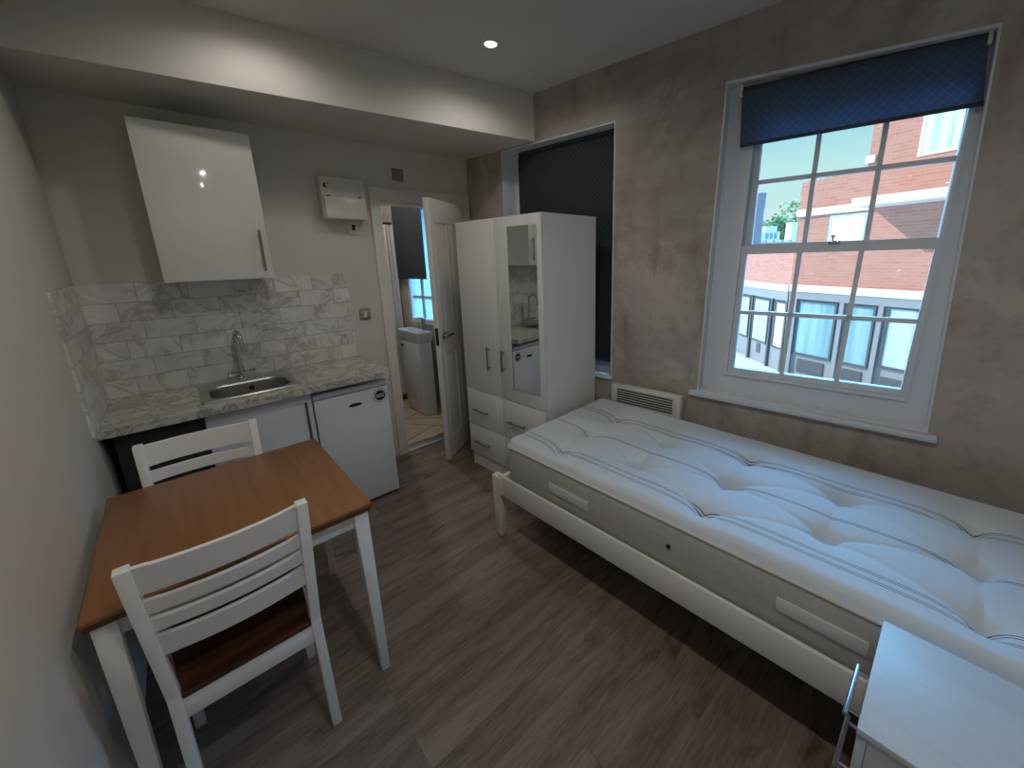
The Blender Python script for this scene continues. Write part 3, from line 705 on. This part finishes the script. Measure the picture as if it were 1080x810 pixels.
for i in range(nx+1):
    col = []
    for j in range(nl+1):
        x = MX0+(MX1-MX0)*i/nx; l = ML0+(ML1-ML0)*j/nl
        # round the plan corners
        cr = .05; cx_ = min(max(x, MX0+cr), MX1-cr); cl_ = min(max(l, ML0+cr), ML1-cr); dx, dl = x-cx_, l-cl_
        if dx and dl:
            d = math.hypot(dx, dl); mx_ = max(abs(dx), abs(dl)); s_ = mx_/d; x2, l2 = cx_+dx*s_, cl_+dl*s_
        else: x2, l2 = x, l
        col.append(m.b.verts.new((x2, -l2, top_z(x, l))))
    G.append(col)
for i in range(nx):
    for j in range(nl): m.b.faces.new((G[i][j], G[i][j+1], G[i+1][j+1], G[i+1][j]))
bmesh.ops.recalc_face_normals(m.b, faces=m.b.faces[:])
if sum(f.normal.z for f in m.b.faces) < 0:
    for f in m.b.faces: f.normal_flip()
me_top = mt.part('mattress_top', m, 'ticking', world=False)
for p in me_top.data.polygons: p.use_smooth = True
def mloop(z, o, n=8):
    return [(x, y, z) for x, y in rr(MX0-o, MX1+o, -ML1-o, -ML0+o, .05+o, n)]
m = MB(); prof = [(MZ1-.031, .0), (.54, .005), (.48, .008), (.42, .004), (.39, .0), (MZ0+.01, -.004), (MZ0, -.015)]
vs = [[m.b.verts.new(p) for p in mloop(z, o)] for z, o in prof]
for a, b in zip(vs, vs[1:]):
    n = len(a)
    for k in range(n): m.b.faces.new((a[k], a[(k+1) % n], b[(k+1) % n], b[k]))
m.b.faces.new(vs[-1]); bmesh.ops.recalc_face_normals(m.b, faces=m.b.faces[:])
mt.part('side_border', m, 'border', world=False)
for nm, z, o in (('piping', MZ1-.030, .002), ('piping', MZ0+.012, 0)):
    q = mloop(z, o if z > .5 else -.006); mt.part(nm, MB().tube(q+[q[0]], .0055, 8, False), 'piping', world=False)
for l0, l1, z0, z1 in ((.42, .655, .438, .484), (1.40, 1.626, .447, .494)):
    mt.part('handle_strap', MB().box(MX0-.0115, MX0-.0075, -l1, -l0, z0, z1, .0015), 'fabriclabel', world=False)
for l in (1.038, 1.95):
    mt.part('air_vent', MB().disc((MX0-.009, -l, .472), .009, 'x', .004, 18), 'black', world=False, label='small dark air vent')
for tx, tl in TUF: mt.part('tuft_button', MB().cyl((tx, -tl, top_z(tx, tl)-.001), (tx, -tl, top_z(tx, tl)+.004), .009, .006, 10), 'piping', world=False)

# ------------------------------------------------------------------ heater
ht = Thing('panel_heater', WP(-.005, -1.652, .30), PHI, 'white panel heater with slotted top on the plaster wall behind the mattress', 'heater')
m = MB(); m.box(-.055, 0, -.238, .238, 0, .40, .008); ht.part('casing', m, 'plastic', world=False)
m = MB()
for k in range(6):
    z = .283+k*.0165; m.box(-.0575, -.0535, -.19, .19, z, z+.0075)
ht.part('grille', m, 'dark', world=False, label='row of dark slots')
m = MB(); m.box(-.060, -.054, -.205, -.19, .275, .387, .001); m.box(-.060, -.054, .19, .205, .275, .387, .001); m.box(-.060, -.054, -.205, .205, .380, .390, .001); ht.part('grille_frame', m, 'plastic', world=False)
for yy in (-.125, .125): ht.part('bracket', MB().box(0, .004, yy-.025, yy+.025, .05, .35), 'ventgrey', world=False)

# ------------------------------------------------------------------ bedside chest
bs = Thing('bedside_chest', (1.35, -3.12, 0), 0, 'white bedside chest of drawers with bar handles beside the bed', 'bedside chest')
CX0, CX1, CY0, CY1, CZ = 1.180, 1.520, -3.30, -2.943, .610
m = MB(); m.box(CX0, CX0+.016, CY0, CY1-.018, 0, CZ-.018); m.box(CX1-.016, CX1, CY0, CY1-.018, 0, CZ-.018); m.box(CX0+.016, CX1-.016, CY0, CY0+.01, 0, CZ-.018); m.box(CX0+.016, CX1-.016, CY0+.01, CY1-.018, .05, .066); m.box(CX0+.016, CX1-.016, CY1-.04, CY1-.025, 0, .05)
bs.part('carcass', m, 'chest', smooth=False)
bs.part('top_panel', MB().box(CX0-.002, CX1+.002, CY0, CY1+.001, CZ-.018, CZ, .0015), 'chest')
for z0, z1, hz in ((.418, .588, .520), (.238, .413, .355), (.056, .233, .19)):
    q = bs.part('drawer_front', MB().box(CX0+.001, CX1-.001, CY1-.017, CY1-.0005, z0, z1, .001), 'chest')
    bar_handle(bs, 'bar_handle', (CX0+.112, CY1, hz), (CX0+.228, CY1, hz), (0, .027, 0), 'chrome', .0055, q)

# ------------------------------------------------------------------ bathroom
vn = Thing('vanity_unit', (2.1, .79, 0), 0, 'white vanity cupboard with a square white basin seen through the bathroom door', 'washbasin')
vn.part('cupboard', MB().box(2.012, 2.135, .585, .98, .0, .755, .003), 'gloss_paint')
vd = vn.part('cupboard_door', MB().box(2.000, 2.011, .588, .977, .03, .745, .002), 'gloss_paint')
vn.part('knob', MB().cyl((2.0, .935, .70), (1.978, .935, .70), .012, .015, 14), 'black', vd, label='dark round knob')
m = MB(); x0, x1, y0, y1, z0, z1 = 1.995, 2.150, .570, 1.035, .757, .855
lo_ = [rr(x0+.012, x1-.006, y0+.012, y1-.012, .01), rr(x0, x1, y0, y1, .012), rr(x0, x1, y0, y1, .012), rr(x0+.012, x1-.04, y0+.012, y1-.012, .012), rr(x0+.02, x1-.05, y0+.03, y1-.03, .02)]
vs = [[m.b.verts.new((x, y, z)) for x, y in lp] for lp, z in zip(lo_, (z0, z0+.02, z1, z1, z1-.07))]
for a, b in zip(vs, vs[1:]):
    n = len(a)
    for k in range(n): m.b.faces.new((a[k], a[(k+1) % n], b[(k+1) % n], b[k]))
m.b.faces.new(vs[0]); m.b.faces.new(vs[-1]); bmesh.ops.recalc_face_normals(m.b, faces=m.b.faces[:]); vn.part('basin', m, 'gloss_paint')
m = MB(); m.cyl((2.13, .70, .855), (2.13, .70, .96), .018, .016, 16); m.tube([(2.13, .70, .925), (2.08, .70, .935), (2.05, .70, .925)], [.013, .012, .011], 12); m.cyl((2.13, .70, .96), (2.13, .70, .972), .019, n=16); m.tube([(2.13, .70, .972), (2.11, .70, .985), (2.07, .70, .99)], [.008, .007, .006], 10)
vn.part('basin_tap', m, 'chrome', label='chrome basin tap')
# pleated shower curtain on the end wall
sp_ = Thing('shower_curtain', (1.95, 1.20, .1), 0, 'narrow strip of pleated silvery shower curtain left of the dark bathroom blind', 'shower curtain')
m = MB(); A = []; n = 150
for k in range(n+1):
    x = 1.55+.580*k/n; ph = k*.62; yy = 1.20+.020*math.sin(ph)+.010*math.sin(ph*.37+1)
    A.append((m.b.verts.new((x, yy, .08)), m.b.verts.new((x, yy, 1.90))))
for q, w_ in zip(A, A[1:]): m.b.faces.new((q[0], w_[0], w_[1], q[1]))
sp_.part('curtain_cloth', m, 'ripple')
sp_.part('curtain_rail', MB().cyl((1.31, 1.20, 1.915), (2.13, 1.20, 1.915), .011, n=12), 'black')

# ------------------------------------------------------------------ ceiling spotlights
LAMPS = [(1.773, -1.078), (.76, -.86), (.745, -2.16), (.745, -3.014)]
LAB = ['small round lit ceiling spotlight in view in front of the bulkhead', 'round ceiling spotlight above the end of the dining table by the kitchen', 'round ceiling spotlight above the near dining chair', 'round ceiling spotlight near the left wall, furthest from the kitchen']
def lamp(x, y, label, watt=10.5):
    t = Thing('ceiling_spotlight', (x, y, H), 0, label, 'spotlight', 'recessed ceiling spotlights')
    m = MB(); n = 32; pr_ = ((.030, -.001), (.031, -.005), (.040, -.006), (.044, -.003), (.044, .0))
    vs = [[m.b.verts.new((r*math.cos(2*math.pi*k/n), r*math.sin(2*math.pi*k/n), z)) for k in range(n)] for r, z in pr_]
    for a, b in zip(vs, vs[1:]):
        for k in range(n): m.b.faces.new((a[k], a[(k+1) % n], b[(k+1) % n], b[k]))
    bmesh.ops.recalc_face_normals(m.b, faces=m.b.faces[:]); t.part('trim_ring', m, 'lampring', world=False)
    t.part('led_disc', MB().disc((0, 0, -.0005), .030, 'z', .002), 'bulb', world=False)
    ld = bpy.data.lights.new('spot', 'SPOT'); ld.energy = watt; ld.color = (1, .965, .89); ld.spot_size = R(165); ld.spot_blend = .6; ld.shadow_soft_size = .03
    lo2 = bpy.data.objects.new('spot_beam', ld); COL.objects.link(lo2); lo2.parent = t.o; lo2.location = (0, 0, -.012)
    return t
for (x, y), lb, w_ in zip(LAMPS, LAB, (8.5, 6, 19, 25)): lamp(x, y, lb, w_)
lamp(1.75, .70, 'round ceiling spotlight inside the bathroom behind the door', 26)

# ------------------------------------------------------------------ outside
QX, QY = 13.10939, .31081
hdx, hdy = .32241, .94660
FA = math.atan2(-hdy, -hdx)             # local x runs towards the right of the view, local y away from the room
GZ = -2.0
bb = Thing('brick_building', (QX, QY, GZ), FA, 'red brick building across the street with grey shopfront and pale stone bands', 'building')
def bbp(name, m, mat, parent=None, label=None): return bb.part(name, m, mat, parent, world=False, label=label, smooth=False)
z_ = lambda v: v-GZ
m = MB(); m.box(-.17, 7, 0, 3, z_(.60), z_(3.28)); m.box(1.33, 7, 0, 3, z_(3.28), z_(6.2)); bbp('brick_wall', m, 'brick')
bbp('stone_band', MB().box(-.20, 1.55, -.06, .0, z_(2.40), z_(2.58)), 'stone'); bbp('stone_ledge', MB().box(1.55, 7, -.82, 0, z_(2.44), z_(2.62)), 'stone', label='deep pale stone ledge'); bbp('corner_stone', MB().box(1.28, 1.47, -.05, 0, z_(3.44), z_(3.60)), 'stone')
bbp('stone_band', MB().box(-.12, 7, -.10, .0, z_(.42), z_(.60)), 'stone')
def bwin(s0, s1, zb, zt, mat, fr='whitepane', dep=.12):
    m = MB(); w = .05
    m.box(s0, s1, -.02, .02, z_(zb), z_(zb)+w); m.box(s0, s1, -.02, .02, z_(zt)-w, z_(zt)); m.box(s0, s0+w, -.02, .02, z_(zb)+w, z_(zt)-w); m.box(s1-w, s1, -.02, .02, z_(zb)+w, z_(zt)-w)
    f = bbp('window_frame', m, fr); bbp('window_pane', MB().box(s0+w, s1-w, -.012, .01, z_(zb)+w, z_(zt)-w), mat, f)
bwin(.66, 1.50, 1.60, 2.36, 'whitepane', 'frosted'); bwin(2.24, 3.0, 3.38, 4.9, 'netcurtain')
# shopfront
bbp('shopfront_wall', MB().box(-.165, 7, .0, .3, 0, z_(.42)), 'shopgrey')
bbp('fascia', MB().box(-.12, 7, -.08, 0, z_(.22), z_(.42)), 'shopgrey')
def shop(s0, s1, zb, zt, mat):
    m = MB(); w = .05; m.box(s0-w, s1+w, -.05, 0, z_(zb)-w, z_(zb)); m.box(s0-w, s1+w, -.05, 0, z_(zt), z_(zt)+w); m.box(s0-w, s0, -.05, 0, z_(zb), z_(zt)); m.box(s1, s1+w, -.05, 0, z_(zb), z_(zt))
    f = bbp('shop_window', m, 'shopdark'); bbp('shop_glass', MB().box(s0, s1, -.02, .0, z_(zb), z_(zt)), mat, f)
shop(.18, 1.10, -1.28, .14, 'teal'); shop(1.43, 1.95, -1.28, .14, 'teal'); shop(2.26, 2.80, -1.18, .17, 'frosted'); shop(3.2, 4.2, -1.2, .15, 'teal')
for s0 in (.02, 1.22, 2.06, 2.98): bbp('pilaster', MB().box(s0, s0+.10, -.09, 0, 0, z_(.22)), 'shopgrey')
for s0, s1 in ((.30, 1.0), (1.46, 1.9), (2.3, 2.78)): bbp('stall_panel', MB().box(s0, s1, -.03, 0, .18, .55), 'shopdark')
# left wing, turned away along the bend of the street
WA = math.atan2(-.75101, -.66029)
wg = Thing('brick_wing', (QX, QY, GZ), WA, 'low brick wing of shops bending away to the left across the street', 'building')
def wgp(name, m, mat, parent=None): return wg.part(name, m, mat, parent, world=False, smooth=False)
wgp('brick_wall', MB().prism([(-5, .02), (-.20, .02), (-1.24, 2.5), (-5, 2.5)], z_(.58), z_(1.47)), 'brick')
wgp('stone_band', MB().box(-5, -.23, -.08, .02, z_(.38), z_(.57)), 'stone')
wgp('shopfront_wall', MB().prism([(-5, .0), (-.19, .0), (-1.24, 2.5), (-5, 2.5)], 0, z_(.38)), 'shopgrey')
wgp('fascia', MB().box(-5, -.23, -.06, .0, z_(.12), z_(.37)), 'shopgrey')
for s0, s1, mat in ((-2.72, -2.22, 'frosted'), (-1.90, -1.12, 'frosted'), (-.74, -.30, 'whitepane'), (-4.2, -3.1, 'frosted')):
    m = MB(); w = .05; zb, zt = -1.28, .02
    m.box(s0-w, s1+w, -.04, 0, z_(zb)-w, z_(zb)); m.box(s0-w, s1+w, -.04, 0, z_(zt), z_(zt)+w); m.box(s0-w, s0, -.04, 0, z_(zb), z_(zt)); m.box(s1, s1+w, -.04, 0, z_(zb), z_(zt))
    f = wgp('shop_window', m, 'shopdark'); wgp('shop_glass', MB().box(s0, s1, -.015, 0, z_(zb), z_(zt)), mat, f)
for s0 in (-2.05, -.98, -.27, -3.0): wgp('pilaster', MB().box(s0, s0+.08, -.07, 0, 0, z_(.12)), 'shopdark')
m = MB(); m.hexa([(-1.60, -.02, .30), (-1.38, -.02, .30), (-1.38, 0, .30), (-1.60, 0, .30), (-1.60, -.02, .62), (-1.38, -.02, .62), (-1.38, 0, .62), (-1.60, 0, .62)], .01); wgp('door_vent', m, 'shopdark')
struct('street_pavement', MB().box(2.7, 45, -14, 40, GZ-.1, GZ), 'pavement')

# far things beyond the low wing
tw = Thing('terrace_wall', (27.1, 6.0, GZ), math.atan2(-1.57, 1.67), 'distant white block wall with stepped top beyond the low brick wing', 'wall')
tw.part('block_wall', MB().box(-1.5, 2.6, 0, .6, 0, 4.15), 'blocks', world=False, smooth=False)
m = MB(); m.box(-.1, 1.05, .0, .5, 4.15, 4.62); m.box(.18, .85, .0, .5, 4.62, 4.95); m.box(1.72, 2.6, 0, .6, 4.15, 5.15); tw.part('parapet', m, 'stone', world=False, smooth=False)
for k in range(3): tw.part('window_opening', MB().box(.2+k*.26, .36+k*.26, -.02, .02, 4.22, 4.55), 'bluewall', world=False, smooth=False)
lb_ = Thing('corner_building', (20.4, 3.76, GZ), math.atan2(.373, 1.1155), 'blue grey building edge at the far left of the sash window view', 'building')
lb_.part('side_wall', MB().box(0, 4, .03, 4, 0, 5.9), 'bluewall', world=False, smooth=False)
lb_.part('cornice', MB().box(-.15, 4, .0, 4, 5.72, 6.02), 'bluewall', world=False, smooth=False)
tr = Thing('tree', (36.5, 6.4, GZ), 0, 'bushy green tree standing behind the distant white block wall', 'tree')
m = MB(); m.tube([(0, 0, 0), (.1, .05, 2.5), (.05, 0, 4.2)], [.35, .25, .15], 10); tr.part('trunk', m, 'bark', world=False)
m = MB(); rnd = random.Random(3)
for k in range(2400):
    # leaf clumps over several rounded boughs
    cx_, cy_, cz_, r_ = rnd.choice([(0, -.9, 6.6, 1.7), (.2, .6, 5.9, 1.5), (-.1, 1.9, 5.0, 1.2), (.1, -2.0, 7.4, 1.6), (0, .0, 4.6, 1.6), (0, -1.6, 5.4, 1.7), (0, 1.2, 4.4, 1.3)])
    v = Vector((rnd.gauss(0, 1), rnd.gauss(0, 1), rnd.gauss(0, 1))).normalized()*r_*rnd.uniform(.6, 1.0)
    p = Vector((cx_, cy_, cz_)) + v; a = Vector((rnd.uniform(-1, 1), rnd.uniform(-1, 1), rnd.uniform(-1, 1))).normalized()*.17; b = a.orthogonal().normalized()*.13; n_ = a.cross(b).normalized()*.03
    q = [m.b.verts.new(p+w) for w in (a, b+n_, -a, -b+n_)]; m.b.faces.new(q)
tr.part('crown', m, 'leaf', world=False, smooth=False)['kind'] = 'stuff'

# ------------------------------------------------------------------ daylight
sun = bpy.data.lights.new('sun', 'SUN'); sun.energy = 5.8; sun.color = (1, .94, .85); sun.angle = R(.6)
so_ = bpy.data.objects.new('sun', sun); COL.objects.link(so_); so_.location = (0, 0, 30)
so_.rotation_euler = Vector((.503, -1.63, -1.25)).to_track_quat('-Z', 'Y').to_euler()
ADDED_GLOW = 18.5
wld = bpy.data.worlds.new('sky'); SC.world = wld; wld.use_nodes = True
t = wld.node_tree; t.nodes.clear()
geo = t.nodes.new('ShaderNodeTexCoord'); sx_ = t.nodes.new('ShaderNodeSeparateXYZ'); t.links.new(geo.outputs['Generated'], sx_.inputs[0])
rp = t.nodes.new('ShaderNodeValToRGB'); rp.color_ramp.interpolation = 'EASE'
els = [(0.0, (.70, .86, .90)), (.05, (.70, .88, .92)), (.14, (.58, .92, .93)), (.28, (.30, .74, .86)), (.50, (.30, .55, .85)), (1.0, (.30, .55, .9))]
while len(rp.color_ramp.elements) < len(els): rp.color_ramp.elements.new(.5)
for e_, (p_, c_) in zip(rp.color_ramp.elements, els): e_.position = p_; e_.color = (*c_, 1)
t.links.new(sx_.outputs[2], rp.inputs[0])
# added blue glow in the unseen high sky, put there to light the room
def wmath(op, *v):
    n_ = t.nodes.new('ShaderNodeMath'); n_.operation = op
    for k_, q_ in enumerate(v):
        if hasattr(q_, 'node'): t.links.new(q_, n_.inputs[k_])
        else: n_.inputs[k_].default_value = q_
    return n_.outputs[0]
def smooth(v, a, b):
    n_ = t.nodes.new('ShaderNodeMapRange'); n_.interpolation_type = 'SMOOTHSTEP'
    t.links.new(v, n_.inputs[0]); n_.inputs[1].default_value = a; n_.inputs[2].default_value = b; return n_.outputs[0]
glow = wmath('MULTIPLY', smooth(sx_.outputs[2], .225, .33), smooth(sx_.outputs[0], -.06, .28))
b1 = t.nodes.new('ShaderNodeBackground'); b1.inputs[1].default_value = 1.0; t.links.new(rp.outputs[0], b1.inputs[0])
b2 = t.nodes.new('ShaderNodeBackground'); b2.inputs[0].default_value = (.14, .52, 1.0, 1); t.links.new(wmath('MULTIPLY', glow, ADDED_GLOW), b2.inputs[1])
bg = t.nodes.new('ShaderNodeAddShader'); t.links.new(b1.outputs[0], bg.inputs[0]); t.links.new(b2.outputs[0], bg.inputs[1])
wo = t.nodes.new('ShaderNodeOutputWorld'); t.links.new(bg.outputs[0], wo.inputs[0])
# window portals guide the sky light (they give no light of their own)
for nm, (y0, y1, z0, z1) in (('portal_main', (-2.96, -1.96, .74, 2.36)), ('portal_bath', (.64, 1.2, .86, 2.1))):
    a = bpy.data.lights.new(nm, 'AREA'); a.shape = 'RECTANGLE'; a.size = abs(y1-y0); a.size_y = z1-z0; a.cycles.is_portal = True
    o = bpy.data.objects.new(nm, a); COL.objects.link(o); o.location = WP(.25, (y0+y1)/2, (z0+z1)/2)
    o.rotation_euler = Vector((-CP, -SP, 0)).to_track_quat('-Z', 'Z').to_euler()

# ------------------------------------------------------------------ camera
cam = bpy.data.cameras.new('camera'); co = bpy.data.objects.new('camera', cam); COL.objects.link(co)
CR = Vector((.7288642464, -.6841617981, -.0260680692)); CU = Vector((.1786489199, .1532901918, .9718984929)); CF = Vector((.6609398412, .7130390951, -.2339525064))
mw = Matrix(((CR.x, CU.x, -CF.x), (CR.y, CU.y, -CF.y), (CR.z, CU.z, -CF.z))).to_4x4(); mw.translation = Vector((.32648003, -2.95839263, 1.54467926))
co.matrix_world = mw
cam.sensor_width = 36; cam.sensor_fit = 'HORIZONTAL'; cam.lens = 417.13688*36/1080
cam.shift_x = -(570.57225-540)/1080; cam.shift_y = (370.91488-405)/1080
cam.clip_start = .02; cam.clip_end = 300
SC.camera = co
SC.view_settings.view_transform = 'Standard'; SC.view_settings.look = 'None'; SC.view_settings.gamma = 1; SC.view_settings.use_curve_mapping = False
SC.view_settings.exposure = 0.0
SC.cycles.max_bounces = 8; SC.cycles.diffuse_bounces = 5; SC.cycles.glossy_bounces = 4; SC.cycles.transparent_max_bounces = 12
SC.cycles.caustics_reflective = False; SC.cycles.caustics_refractive = False; SC.cycles.sample_clamp_indirect = 6
SC.cycles.use_denoising = True
